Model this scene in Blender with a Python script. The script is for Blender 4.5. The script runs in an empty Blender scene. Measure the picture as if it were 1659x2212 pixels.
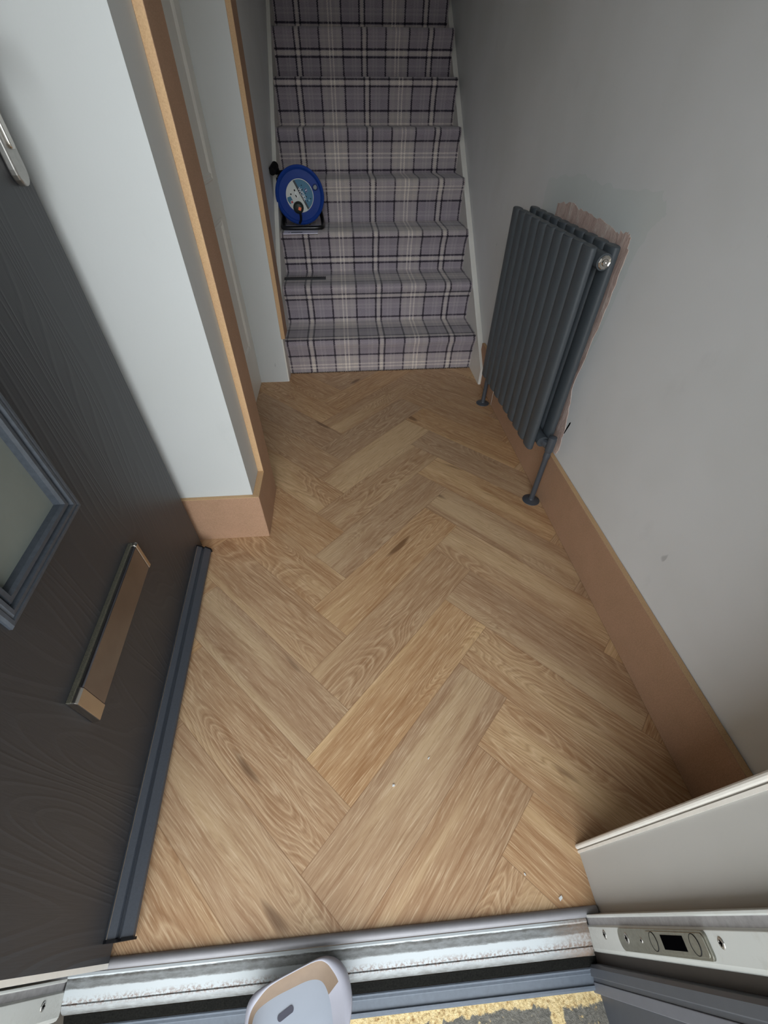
import bpy, bmesh, math, random
from mathutils import Vector, Matrix
random.seed(7)
PI = math.pi
scn = bpy.context.scene
C = scn.collection

# ------------------------------------------------------------------ camera
PITCH, YAW, ROLL, FPX = 0.78816, 0.07596, 0.0011, 883.874
cam_d = bpy.data.cameras.new('camera')
cam = bpy.data.objects.new('camera', cam_d)
C.objects.link(cam)
cy_, sy_, cp_, sp_ = math.cos(YAW), math.sin(YAW), math.cos(PITCH), math.sin(PITCH)
fw = Vector((sy_ * cp_, cy_ * cp_, -sp_))
rt = Vector((cy_, -sy_, 0))
up = rt.cross(fw)
rt2 = rt * math.cos(ROLL) + up * math.sin(ROLL)
up2 = -rt * math.sin(ROLL) + up * math.cos(ROLL)
M = Matrix((rt2, up2, -fw)).transposed().to_4x4()
M.translation = Vector((0, 0, 1.0))
cam.matrix_world = M
cam_d.sensor_fit = 'VERTICAL'
cam_d.sensor_height = 36.0
cam_d.sensor_width = 27.0
cam_d.lens = FPX / 2212 * 36.0
cam_d.shift_x = (829.5 - 818.913) / 2212
cam_d.shift_y = (1109.782 - 1106) / 2212
cam_d.clip_start = 0.01
scn.camera = cam

# ------------------------------------------------------------------ world light (overcast daylight through the open front door)
SKY = 2.1
w = bpy.data.worlds.new('overcast_sky')
scn.world = w
w.use_nodes = True
wn = w.node_tree
wn.nodes.clear()
wo = wn.nodes.new('ShaderNodeOutputWorld')
wb = wn.nodes.new('ShaderNodeBackground')
wt = wn.nodes.new('ShaderNodeTexCoord')
ws = wn.nodes.new('ShaderNodeSeparateXYZ')
wr = wn.nodes.new('ShaderNodeValToRGB')      # bright mid-sky, darker houses and hedges at the horizon
els = wr.color_ramp.elements
for i_, (p_, v_) in enumerate(((0.0, 0.20), (0.12, 0.58), (0.30, 1.0), (0.60, 0.58), (1.0, 0.24))):
    e_ = els[i_] if i_ < 2 else els.new(p_)
    e_.position = p_
    e_.color = (v_, v_, v_, 1)
wn.links.new(wt.outputs['Generated'], ws.inputs[0])
wn.links.new(ws.outputs['Z'], wr.inputs['Fac'])
wm = wn.nodes.new('ShaderNodeMath'); wm.operation = 'MULTIPLY'
wneg = wn.nodes.new('ShaderNodeMath'); wneg.operation = 'MULTIPLY'; wneg.use_clamp = True; wneg.inputs[1].default_value = -1.0
wpow = wn.nodes.new('ShaderNodeMath'); wpow.operation = 'POWER'; wpow.inputs[1].default_value = 8.0
wadd = wn.nodes.new('ShaderNodeMath'); wadd.operation = 'MULTIPLY_ADD'; wadd.inputs[1].default_value = SKY * 0.75; wadd.inputs[2].default_value = SKY * 0.78
wn.links.new(ws.outputs['Y'], wneg.inputs[0]); wn.links.new(wneg.outputs[0], wpow.inputs[0]); wn.links.new(wpow.outputs[0], wadd.inputs[0])
wn.links.new(wadd.outputs[0], wm.inputs[1])      # open street straight ahead of the door is brighter than the sides
wn.links.new(wr.outputs['Color'], wm.inputs[0])
wn.links.new(wm.outputs[0], wb.inputs['Strength'])
wb.inputs['Color'].default_value = (0.91, 0.96, 1.0, 1)
wn.links.new(wb.outputs[0], wo.inputs[0])

scn.view_settings.view_transform = 'Standard'
scn.view_settings.look = 'None'
scn.view_settings.gamma = 1.0
scn.view_settings.use_curve_mapping = False
scn.view_settings.exposure = 1.83
scn.cycles.max_bounces = 10
scn.cycles.diffuse_bounces = 8
scn.cycles.use_denoising = True
scn.cycles.sample_clamp_indirect = 6.0

# ------------------------------------------------------------------ material helpers
def lin(c):
    def f(v):
        v /= 255.0
        return v / 12.92 if v <= 0.04045 else ((v + 0.055) / 1.055) ** 2.4
    return (f(c[0]), f(c[1]), f(c[2]), 1.0)

class N:
    """small node-tree builder"""
    def __init__(s, name):
        s.m = bpy.data.materials.new(name)
        s.m.use_nodes = True
        s.t = s.m.node_tree
        s.t.nodes.clear()
        s.out = s.t.nodes.new('ShaderNodeOutputMaterial')
        s.b = s.t.nodes.new('ShaderNodeBsdfPrincipled')
        s.t.links.new(s.b.outputs[0], s.out.inputs[0])
        s._tc = None
    def put(s, sock, v):
        if hasattr(v, 'is_output') or isinstance(v, bpy.types.NodeSocket):
            s.t.links.new(v, sock)
        else:
            sock.default_value = v
    def set(s, **k):
        for n_, v in k.items():
            s.put(s.b.inputs[n_.replace('_', ' ')], v)
    def tc(s, which='Object'):
        if s._tc is None:
            s._tc = s.t.nodes.new('ShaderNodeTexCoord')
        return s._tc.outputs[which]
    def mapping(s, vec, scale=(1, 1, 1), loc=(0, 0, 0), rot=(0, 0, 0)):
        n = s.t.nodes.new('ShaderNodeMapping')
        s.put(n.inputs['Vector'], vec)
        n.inputs['Scale'].default_value = scale
        n.inputs['Location'].default_value = loc
        n.inputs['Rotation'].default_value = rot
        return n.outputs[0]
    def noise(s, vec, scale=5, detail=2, rough=0.5, dist=0.0, color=False):
        n = s.t.nodes.new('ShaderNodeTexNoise')
        s.put(n.inputs['Vector'], vec)
        n.inputs['Scale'].default_value = scale
        n.inputs['Detail'].default_value = detail
        n.inputs['Roughness'].default_value = rough
        n.inputs['Distortion'].default_value = dist
        return n.outputs['Color' if color else 'Fac']
    def math(s, op, a, b=0.0, c=0.0, clamp=False):
        n = s.t.nodes.new('ShaderNodeMath')
        n.operation = op
        n.use_clamp = clamp
        s.put(n.inputs[0], a); s.put(n.inputs[1], b); s.put(n.inputs[2], c)
        return n.outputs[0]
    def ramp(s, fac, stops, interp='LINEAR'):
        n = s.t.nodes.new('ShaderNodeValToRGB')
        n.color_ramp.interpolation = interp
        el = n.color_ramp.elements
        while len(el) > 1:
            el.remove(el[-1])
        el[0].position = stops[0][0]
        cs = lambda v: v if isinstance(v, tuple) else (v, v, v, 1)
        el[0].color = cs(stops[0][1])
        for p, v in stops[1:]:
            e = el.new(p); e.color = cs(v)
        s.put(n.inputs[0], fac)
        return n.outputs[0]
    def mix(s, fac, a, b, mode='MIX'):
        n = s.t.nodes.new('ShaderNodeMix')
        n.data_type = 'RGBA'
        n.blend_type = mode
        s.put(n.inputs[0], fac); s.put(n.inputs[6], a); s.put(n.inputs[7], b)
        return n.outputs[2]
    def sep(s, v):
        n = s.t.nodes.new('ShaderNodeSeparateXYZ')
        s.put(n.inputs[0], v)
        return n.outputs
    def comb(s, x, y, z=0.0):
        n = s.t.nodes.new('ShaderNodeCombineXYZ')
        s.put(n.inputs[0], x); s.put(n.inputs[1], y); s.put(n.inputs[2], z)
        return n.outputs[0]
    def bump(s, h, strength=0.2, dist=0.002):
        n = s.t.nodes.new('ShaderNodeBump')
        n.inputs['Strength'].default_value = strength
        n.inputs['Distance'].default_value = dist
        s.put(n.inputs['Height'], h)
        s.t.links.new(n.outputs[0], s.b.inputs['Normal'])
    def uv(s, name):
        n = s.t.nodes.new('ShaderNodeUVMap'); n.uv_map = name
        return n.outputs[0]
    def attr(s, name):
        n = s.t.nodes.new('ShaderNodeAttribute'); n.attribute_name = name
        return n.outputs

def plain(name, rgb, rough=0.5, metal=0.0, var=0.06, nscale=40, bump=0.0, **k):
    n = N(name)
    f = n.noise(n.tc(), nscale, 4, 0.6)
    c = lin(rgb)
    d = tuple(v * (1 - var) for v in c[:3]) + (1,)
    l = tuple(min(1, v * (1 + var)) for v in c[:3]) + (1,)
    n.set(Base_Color=n.ramp(f, [(0.3, d), (0.7, l)]), Roughness=rough, Metallic=metal, **k)
    if bump:
        n.bump(f, bump, 0.001)
    return n.m

def paint_wall(name, rgb, stain=(0.9, 0.9, 0.88)):
    n = N(name)
    c = lin(rgb)
    big = n.noise(n.tc(), 2.2, 3, 0.6)
    mid = n.noise(n.mapping(n.tc(), (1, 1, 0.6), (3, 1, 2)), 9, 5, 0.65)
    base = n.mix(n.ramp(big, [(0.35, 0.0), (0.7, 1.0)]), c, tuple(c[i] * stain[i] for i in range(3)) + (1,))
    smudge = n.ramp(mid, [(0.62, 0.0), (0.80, 0.35)])
    col = n.mix(smudge, base, tuple(v * 0.80 for v in c[:3]) + (1,))
    # a few small scuff marks
    v = n.noise(n.mapping(n.tc(), (1, 1, 0.5), (7, 4, 1)), 26, 2, 0.4)
    dots = n.ramp(v, [(0.800, 0.0), (0.83, 0.45)])
    col = n.mix(dots, col, tuple(v_ * 0.35 for v_ in c[:3]) + (1,))
    n.set(Base_Color=col, Roughness=0.62)
    n.bump(n.noise(n.tc(), 55, 5, 0.65), 0.12, 0.002)
    return n.m

def mdf(name, rgb, dark):
    n = N(name)
    f = n.noise(n.tc(), 420, 3, 0.7)
    g = n.noise(n.tc(), 14, 4, 0.6)
    col = n.mix(n.ramp(f, [(0.3, 0.0), (0.7, 1.0)]), lin(dark), lin(rgb))
    col = n.mix(n.ramp(g, [(0.35, 0.0), (0.75, 0.28)]), col, lin((190, 150, 124)))
    n.set(Base_Color=col, Roughness=0.68)
    n.bump(f, 0.05, 0.0006)
    return n.m

M_wall_r = paint_wall('wall_paint_right', (222, 224, 225))
M_wall_l = paint_wall('wall_paint_white', (202, 205, 204), (0.96, 0.96, 0.95))
M_white = plain('white_gloss_paint', (224, 222, 215), 0.38, 0, 0.03, 12)
M_mdf = mdf('mdf_face', (180, 145, 117), (152, 119, 93))
M_mdf_edge = mdf('mdf_cut_edge', (212, 178, 134), (190, 154, 112))

# -- wood plank vinyl (uses per-plank uv and per-plank random attribute)
def wood_floor():
    n = N('oak_plank_vinyl')
    uv = n.uv('plank')
    at = n.attr('tone')
    xyz = n.sep(uv)
    loc = n.sep(n.uv('edge'))
    warp = n.noise(n.mapping(uv, (3.0, 16.0, 1)), 1.0, 2, 0.5)
    low = n.noise(n.mapping(uv, (2.0, 9.5, 1), (5, 2, 0)), 1.0, 1.5, 0.45, 0.35)
    rings = n.math('FRACT', n.math('MULTIPLY', low, 36.0))
    ring_line = n.ramp(rings, [(0.0, 1.0), (0.16, 0.0), (0.80, 0.0), (1.0, 1.0)])
    zone = n.ramp(n.noise(n.mapping(uv, (2.2, 5.5, 1), (1, 9, 0)), 1.0, 1, 0.5), [(0.44, 0.0), (0.60, 1.0)])
    fib = n.noise(n.mapping(n.comb(xyz[0], n.math('ADD', xyz[1], n.math('MULTIPLY', warp, 0.030)), 0.0), (16, 420, 1)), 1.0, 3, 0.65)
    fib2 = n.noise(n.mapping(n.comb(xyz[0], n.math('ADD', xyz[1], n.math('MULTIPLY', warp, 0.030)), 0.0), (7, 130, 1), (3, 3, 0)), 1.0, 3, 0.6)
    broad = n.noise(n.mapping(uv, (2.4, 20, 1), (2, 2, 0)), 1.0, 4, 0.6)
    pale = n.noise(n.mapping(uv, (0.9, 8.5, 1), (4, 7, 0)), 1.0, 2, 0.5, 0.2)
    c_mid, c_dk, c_lt = lin((190, 152, 114)), lin((168, 128, 92)), lin((216, 184, 146))
    col = n.mix(n.ramp(broad, [(0.3, 0.0), (0.72, 1.0)]), c_dk, c_mid)
    col = n.mix(n.ramp(pale, [(0.52, 0.0), (0.64, 0.75)]), col, lin((220, 188, 144)))
    col = n.mix(n.ramp(pale, [(0.32, 0.55), (0.44, 0.0)]), col, lin((160, 120, 86)))
    col = n.mix(n.ramp(fib2, [(0.40, 0.0), (0.68, 0.55)]), col, c_lt)
    col = n.mix(n.ramp(fib2, [(0.28, 0.45), (0.44, 0.0)]), col, lin((156, 114, 78)))
    col = n.mix(n.math('MULTIPLY', n.math('MULTIPLY', ring_line, zone), 0.42), col, lin((230, 200, 162)))
    ring_dk = n.ramp(rings, [(0.16, 0.0), (0.34, 1.0), (0.55, 0.0)])
    col = n.mix(n.math('MULTIPLY', n.math('MULTIPLY', ring_dk, zone), 0.36), col, lin((140, 100, 66)))
    col = n.mix(n.ramp(fib, [(0.54, 0.0), (0.66, 0.50)]), col, lin((238, 212, 176)))
    col = n.mix(n.ramp(fib, [(0.32, 0.45), (0.45, 0.0)]), col, lin((150, 110, 76)))
    knot = n.noise(n.mapping(uv, (5, 22, 1), (8, 1, 0)), 1.0, 0, 0.5)
    col = n.mix(n.ramp(knot, [(0.80, 0.0), (0.86, 0.75)]), col, lin((110, 78, 52)))
    hs = n.t.nodes.new('ShaderNodeHueSaturation')
    n.put(hs.inputs['Color'], col)
    n.put(hs.inputs['Value'], n.math('ADD', 0.88, n.math('MULTIPLY', at['Fac'], 0.15)))
    n.put(hs.inputs['Saturation'], n.math('ADD', 0.94, n.math('MULTIPLY', at['Fac'], 0.12)))
    # joints: distance to the plank edge is stored in the 'edge' uv (metres)
    d = n.math('MINIMUM', n.math('MINIMUM', loc[0], n.math('SUBTRACT', 0.532, loc[0])), n.math('MINIMUM', loc[1], n.math('SUBTRACT', 0.133, loc[1])))
    seam = n.ramp(n.math('MULTIPLY', d, 1000.0), [(0.0, 1.0), (0.55, 0.8), (1.0, 0.0)])
    col2 = n.mix(n.math('MULTIPLY', seam, 0.55), hs.outputs[0], lin((120, 84, 56)))
    n.set(Base_Color=col2, Roughness=0.46)
    hgt = n.math('SUBTRACT', n.math('MULTIPLY', fib, 0.5), seam)
    n.bump(hgt, 0.18, 0.0008)
    return n.m
M_floor = wood_floor()

def carpet():
    n = N('tartan_carpet')
    uv = n.sep(n.uv('weave'))
    P, PV = 0.3495, 0.340
    fuzz = n.noise(n.comb(n.math('MULTIPLY', uv[0], 1.0), uv[1], 0.0), 260, 2, 0.6)
    def zig(a, b):
        t = n.math('PINGPONG', n.math('MULTIPLY', b, 1.0), 0.0042)
        f2 = n.math('MULTIPLY', n.math('SUBTRACT', fuzz, 0.5), 0.004)
        return n.math('ADD', n.math('ADD', a, n.math('MULTIPLY', n.math('SUBTRACT', t, 0.0021), 0.65)), f2)
    u = n.math('FRACT', n.math('DIVIDE', n.math('ADD', zig(uv[0], uv[1]), 0.182 + 10 * P), P))
    v = n.math('FRACT', n.math('DIVIDE', n.math('ADD', zig(uv[1], uv[0]), 10 * PV - 0.205), PV))
    b0 = 0.5
    half = [(0.0, 0.66), (0.020, 0.63), (0.026, b0), (0.034, 0.10), (0.050, 0.10), (0.057, b0 - .05), (0.12, b0 - .02), (0.14, 0.58), (0.155, b0 - .05), (0.19, b0 + .05), (0.20, b0 - .06),
            (0.308, b0 - .04), (0.316, 0.12), (0.332, 0.12), (0.339, b0), (0.405, b0 + .08), (0.42, b0), (0.462, b0), (0.468, 0.78), (0.481, 0.78), (0.488, b0)]
    def sett(f):
        m = n.math('MINIMUM', f, n.math('SUBTRACT', 1.0, f))     # mirror the half-sett
        return n.ramp(n.math('MULTIPLY', m, 2.0), [(p * 2, (x, x, x, 1)) for p, x in half])
    s = n.math('ADD', sett(u), sett(v))
    s = n.math('MULTIPLY', s, 0.5)
    s = n.math('ADD', s, n.math('MULTIPLY', n.math('SUBTRACT', n.noise(n.comb(uv[0], uv[1], 0.0), 330, 2, 0.7), 0.5), 0.34))
    col = n.ramp(s, [(0.12, lin((34, 29, 36))), (0.30, lin((60, 54, 64))), (0.40, lin((140, 131, 135))), (0.48, lin((169, 160, 161))), (0.55, lin((182, 173, 168))),
                     (0.67, lin((220, 210, 200))), (0.82, lin((240, 234, 224)))])
    def cells(f):
        m = n.math('MINIMUM', f, n.math('SUBTRACT', 1.0, f))
        return n.ramp(n.math('MULTIPLY', m, 2.0), [(0.11, 0.0), (0.15, 1.0), (0.60, 1.0), (0.64, 0.0)])
    tint = n.math('MULTIPLY', n.math('ADD', cells(u), cells(v)), 0.5)
    col = n.mix(n.math('MULTIPLY', tint, 0.42), col, n.mix(1.0, col, lin((200, 198, 226)), 'MULTIPLY'))
    n.set(Base_Color=col, Roughness=0.95)
    n.b.inputs['Sheen Weight'].default_value = 0.3
    n.b.inputs['Specular IOR Level'].default_value = 0.1
    n.bump(n.noise(n.tc(), 500, 2, 0.7), 0.6, 0.003)
    return n.m
M_carpet = carpet()

def door_skin(name, rgb, vert=True):
    n = N(name)
    # embossed wood grain running up the leaf (local x = along leaf, z = up)
    co = n.mapping(n.tc(), (6.5, 1.0, 0.8), (2.3, 0, 0.4))
    low = n.noise(co, 1.0, 1.5, 0.4, 0.3)
    rings = n.math('FRACT', n.math('MULTIPLY', low, 24.0))
    line = n.ramp(rings, [(0.0, 0.0), (0.22, 1.0), (0.45, 0.0)])
    fine = n.noise(n.mapping(n.tc(), (340, 1, 12)), 1.0, 2, 0.6)
    h = n.math('ADD', line, n.math('MULTIPLY', fine, 0.5))
    c = lin(rgb)
    lt = tuple(min(1, v * 1.22) for v in c[:3]) + (1,)
    n.set(Base_Color=n.mix(n.math('MULTIPLY', line, 0.25), c, lt), Roughness=0.42)
    n.bump(h, 0.30, 0.0010)
    return n.m
M_door = door_skin('anthracite_wood_grain_skin', (53, 54, 57))
M_door_plain = plain('anthracite_plastic', (64, 69, 77), 0.5, 0, 0.10, 300, 0.15)
M_black = plain('black_rubber', (22, 22, 24), 0.5, 0, 0.1, 80)
M_brush = plain('black_brush_pile', (20, 20, 18), 1.0, 0, 0.5, 400, 0.5)
for _m in (M_black, M_brush): _m.node_tree.nodes['Principled BSDF'].inputs['Specular IOR Level'].default_value = 0.12
M_dark_recess = plain('dark_brown_gasket', (46, 40, 36), 0.55, 0, 0.1, 60)
M_frost = plain('frosted_glass', (122, 128, 122), 0.55, 0, 0.03, 30, 0.05)
M_chrome = plain('polished_chrome', (200, 196, 190), 0.18, 1.0, 0.05, 30)
M_chrome_sat = plain('brushed_metal', (176, 174, 170), 0.42, 1.0, 0.10, 90)
M_bar = plain('satin_silver_threshold', (142, 141, 144), 0.58, 0.35, 0.05, 60)
M_rad = plain('anthracite_radiator_enamel', (70, 76, 81), 0.46, 0, 0.05, 260, 0.08)
M_pipe = plain('anthracite_pipe_cover', (70, 75, 82), 0.36, 0, 0.05, 100)
M_blue = plain('blue_plastic', (16, 54, 132), 0.5, 0, 0.06, 20)
M_blue.node_tree.nodes['Principled BSDF'].inputs['Specular IOR Level'].default_value = 0.25
M_bluedk = plain('dark_blue_plastic', (14, 34, 92), 0.4, 0, 0.06, 20)
M_blk_gloss = plain('glossy_black_tube', (12, 12, 14), 0.30, 0, 0.05, 30)
M_teal = plain('teal_label', (22, 100, 132), 0.4, 0, 0.04, 20)
M_teal_dk = plain('dark_label_stripe', (16, 34, 46), 0.4, 0, 0.04, 20)
M_label = plain('grey_label', (196, 200, 196), 0.4, 0, 0.04, 20)
M_red = plain('red_button', (170, 32, 44), 0.4)
M_orange = plain('orange_mark', (240, 112, 60), 0.4)
M_plug = plain('dark_green_black_rubber', (26, 34, 26), 0.5)
M_ink = plain('white_ink', (226, 230, 230), 0.4)
M_paper = plain('pale_lilac_paper', (228, 226, 244), 0.6, 0, 0.02, 10)
M_print = plain('printed_grey', (128, 130, 150), 0.6, 0, 0.25, 200)
M_tray = plain('pale_grey_plastic', (160, 160, 170), 0.5, 0, 0.02, 50)
M_tray_in = plain('pale_blue_grey_plastic', (160, 167, 178), 0.5, 0, 0.02, 30)
M_tan_reflect = plain('tan_floor_reflection', (118, 98, 78), 0.6, 0, 0.06, 60)  # floor reflection on the tray's inner wall, painted in as tan
M_cill = plain('blue_grey_plastic_cill', (86, 94, 104), 0.45, 0, 0.10, 120)
M_reveal = plain('dark_grey_frame', (68, 71, 77), 0.5, 0, 0.05, 50)
M_reveal_lt = plain('mid_grey_frame', (96, 98, 105), 0.5, 0, 0.04, 50)
M_outer = plain('outside_render', (186, 182, 174), 0.8, 0, 0.08, 8)
M_pave = plain('outside_paving', (188, 184, 176), 0.85, 0, 0.12, 6)
M_blackhole = plain('dark_slot', (5, 5, 6), 1.0)
M_blackhole.node_tree.nodes['Principled BSDF'].inputs['Specular IOR Level'].default_value = 0.0
M_plate = plain('dull_zinc_plate', (146, 145, 134), 0.45, 0.85, 0.12, 200)
M_trim_w = plain('white_plastic_bead', (222, 218, 210), 0.4, 0, 0.04, 60)
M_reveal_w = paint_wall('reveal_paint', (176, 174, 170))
M_ceil = plain('ceiling_paint', (224, 222, 216), 0.8, 0, 0.02, 4)

def dirty_frame(name, base=(200, 202, 202), sill=False):
    """white frame plastic with grime in ragged streaks"""
    n = N(name)
    co = n.tc()
    p = n.sep(co)
    rag = n.noise(n.mapping(co, (60, 60, 60) if not sill else (26, 90, 40)), 1.0, 5, 0.75)
    fine = n.noise(co, 240, 4, 0.7)
    col = lin(base)
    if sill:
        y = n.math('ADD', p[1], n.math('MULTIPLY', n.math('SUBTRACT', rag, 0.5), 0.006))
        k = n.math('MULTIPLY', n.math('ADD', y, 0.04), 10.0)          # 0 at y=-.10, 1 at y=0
        grime = n.ramp(k, [(0.28, 0.95), (0.34, 0.80), (0.39, 0.40), (0.43, 0.20), (0.45, 0.0), (0.575, 0.0), (0.59, 0.80), (0.66, 0.70), (0.695, 1.0), (0.705, 0.9), (0.715, 0.03)])  # lowest stops: grime plus painted-in shading of the curved outer edge
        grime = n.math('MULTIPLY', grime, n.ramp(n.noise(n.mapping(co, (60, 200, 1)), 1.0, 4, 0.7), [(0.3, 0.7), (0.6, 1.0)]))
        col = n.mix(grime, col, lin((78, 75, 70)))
        rust = n.ramp(k, [(0.38, 0.0), (0.42, 0.75), (0.46, 0.6), (0.50, 0.15), (0.52, 0.0)])
        rust = n.math('MULTIPLY', rust, n.ramp(fine, [(0.46, 0.0), (0.58, 1.0)]))
        col = n.mix(rust, col, lin((120, 84, 60)))
        xe = n.math('ADD', p[0], n.math('MULTIPLY', rag, 0.10))
        edge = n.ramp(xe, [(0.40, 0.0), (0.47, 0.8)])
        col = n.mix(n.math('MULTIPLY', edge, n.ramp(fine, [(0.3, 0.35), (0.6, 1.0)])), col, lin((128, 104, 84)))
    else:
        low = n.ramp(n.math('ADD', p[2], n.math('MULTIPLY', rag, 0.08)), [(0.05, 0.5), (0.16, 0.0)])
        col = n.mix(n.math('MULTIPLY', low, fine), col, lin((120, 110, 98)))
        col = n.mix(n.ramp(rag, [(0.55, 0.0), (0.8, 0.4)]), col, lin((150, 148, 138)))
    n.set(Base_Color=col, Roughness=0.42)
    n.bump(fine, 0.06, 0.0006)
    return n.m
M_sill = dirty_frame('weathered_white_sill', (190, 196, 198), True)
M_jamb = dirty_frame('weathered_white_jamb', (186, 188, 184))
M_jamb_band = plain('dirty_grey_band', (132, 130, 130), 0.6, 0, 0.16, 120)

def brick_step():
    n = N('dark_brick_with_yellow_mortar')
    br = n.t.nodes.new('ShaderNodeTexBrick')
    co = n.tc()
    wob = n.noise(co, 30, 4, 0.7, color=True)
    vv = n.t.nodes.new('ShaderNodeVectorMath'); vv.operation = 'SCALE'
    n.put(vv.inputs[0], wob); vv.inputs['Scale'].default_value = 0.034
    va = n.t.nodes.new('ShaderNodeVectorMath'); va.operation = 'ADD'
    n.put(va.inputs[0], n.mapping(co, (1, 1, 1), (0.098, 0.0960, 0))); n.put(va.inputs[1], vv.outputs[0])
    n.put(br.inputs['Vector'], va.outputs[0])
    br.offset = 0.0
    br.inputs['Scale'].default_value = 1.0
    br.inputs['Brick Width'].default_value = 0.200
    br.inputs['Row Height'].default_value = 0.105
    br.inputs['Mortar Size'].default_value = 0.012
    br.inputs['Mortar Smooth'].default_value = 0.25
    f = br.outputs['Fac']
    sp = n.noise(co, 120, 6, 0.75)
    f2 = n.math('ADD', f, n.ramp(sp, [(0.60, 0.0), (0.68, 0.9)]), clamp=True)
    dark = n.ramp(n.noise(co, 150, 4, 0.7), [(0.3, lin((92, 90, 84))), (0.7, lin((132, 128, 118)))])
    yel = n.ramp(n.noise(n.mapping(co, (1, 1, 1), (3, 3, 3)), 180, 4, 0.7), [(0.3, lin((150, 112, 66))), (0.5, lin((226, 200, 146))), (0.7, lin((240, 218, 170)))])
    n.set(Base_Color=n.mix(f2, dark, yel), Roughness=0.9)
    n.bump(n.noise(co, 160, 5, 0.7), 0.7, 0.004)
    return n.m
M_step = brick_step()

def plaster():
    n = N('bare_pink_plaster')
    a = n.noise(n.mapping(n.tc(), (1, 1, 0.35)), 38, 6, 0.72, 0.6)
    b = n.noise(n.tc(), 110, 5, 0.7)
    col = n.ramp(a, [(0.30, lin((172, 146, 134))), (0.47, lin((204, 178, 168))), (0.58, lin((212, 192, 182))), (0.66, lin((232, 224, 214))), (0.75, lin((196, 168, 140)))])
    n.set(Base_Color=n.mix(0.25, col, n.ramp(b, [(0.3, lin((160, 130, 120))), (0.7, lin((226, 206, 194)))])), Roughness=0.92)
    n.bump(a, 0.8, 0.006)
    return n.m
M_plaster = plaster()
M_patch = paint_wall('filled_wall_patch', (215, 220, 219))

# ------------------------------------------------------------------ mesh helpers
def tagp(o, label=None, cat=None, group=None, kind=None):
    if label: o['label'] = label
    if cat: o['category'] = cat
    if group: o['group'] = group
    if kind: o['kind'] = kind
    return o

def empty(name, loc=(0, 0, 0), rz=0.0):
    o = bpy.data.objects.new(name, None)
    C.objects.link(o)
    o.location = loc
    o.rotation_euler = (0, 0, rz)
    o.empty_display_size = 0.05
    return o

def obj(name, bm, mats, parent=None, smooth=False, bevel=0.0, seg=2, loc=None):
    me = bpy.data.meshes.new(name)
    bmesh.ops.recalc_face_normals(bm, faces=bm.faces)
    if smooth:
        for f in bm.faces: f.smooth = True
        for e in bm.edges:
            if len(e.link_faces) == 2 and e.calc_face_angle(0) > math.radians(38):
                e.smooth = False
    bm.to_mesh(me); bm.free()
    for m in (mats if isinstance(mats, (list, tuple)) else [mats]):
        me.materials.append(m)
    o = bpy.data.objects.new(name, me)
    C.objects.link(o)
    if parent: o.parent = parent
    if loc: o.location = loc
    if bevel > 0:
        b = o.modifiers.new('bevel', 'BEVEL')
        b.width = bevel; b.segments = seg; b.limit_method = 'ANGLE'; b.angle_limit = math.radians(40)
    return o

def B(): return bmesh.new()

def box(bm, x0, x1, y0, y1, z0, z1, mi=0):
    vs = [bm.verts.new(p) for p in ((x0, y0, z0), (x1, y0, z0), (x1, y1, z0), (x0, y1, z0), (x0, y0, z1), (x1, y0, z1), (x1, y1, z1), (x0, y1, z1))]
    out = []
    for f in ((0, 3, 2, 1), (4, 5, 6, 7), (0, 1, 5, 4), (1, 2, 6, 5), (2, 3, 7, 6), (3, 0, 4, 7)):
        fc = bm.faces.new([vs[i] for i in f]); fc.material_index = mi; out.append(fc)
    return out   # bottom, top, front(-y), right(+x), back, left

def prism(bm, pts, axis, a, b, mi=0):
    """extrude a 2-D polygon along an axis; pts are the other two coordinates in x,y,z order"""
    def P(p, t):
        if axis == 'x': return (t, p[0], p[1])
        if axis == 'y': return (p[0], t, p[1])
        return (p[0], p[1], t)
    va = [bm.verts.new(P(p, a)) for p in pts]
    vb = [bm.verts.new(P(p, b)) for p in pts]
    fs = [bm.faces.new(va), bm.faces.new(vb[::-1])]
    n = len(pts)
    for i in range(n):
        fs.append(bm.faces.new((va[i], vb[i], vb[(i + 1) % n], va[(i + 1) % n])))
    for f in fs: f.material_index = mi
    return fs

def ring_frame(bm, pts, axis_u, axis_v, axis_n):
    pass

def tube(bm, pts, r, seg=14, closed=False, caps=True):
    pts = [Vector(p) for p in pts]
    n = len(pts)
    rings = []
    prev = None
    for i, p in enumerate(pts):
        if closed:
            t = (pts[(i + 1) % n] - pts[i - 1]).normalized()
        else:
            t = (pts[min(i + 1, n - 1)] - pts[max(i - 1, 0)]).normalized()
        if prev is None:
            a = Vector((0, 0, 1)) if abs(t.z) < 0.9 else Vector((1, 0, 0))
            u = t.cross(a).normalized()
        else:
            u = (prev - t * prev.dot(t)).normalized()
        prev = u
        v = t.cross(u)
        rr = r[i] if isinstance(r, (list, tuple)) else r
        rings.append([bm.verts.new(p + (u * math.cos(2 * PI * k / seg) + v * math.sin(2 * PI * k / seg)) * rr) for k in range(seg)])
    m = n if closed else n - 1
    for i in range(m):
        A, D = rings[i], rings[(i + 1) % n]
        for k in range(seg):
            bm.faces.new((A[k], A[(k + 1) % seg], D[(k + 1) % seg], D[k]))
    if caps and not closed:
        bm.faces.new(rings[0][::-1]); bm.faces.new(rings[-1])

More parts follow.
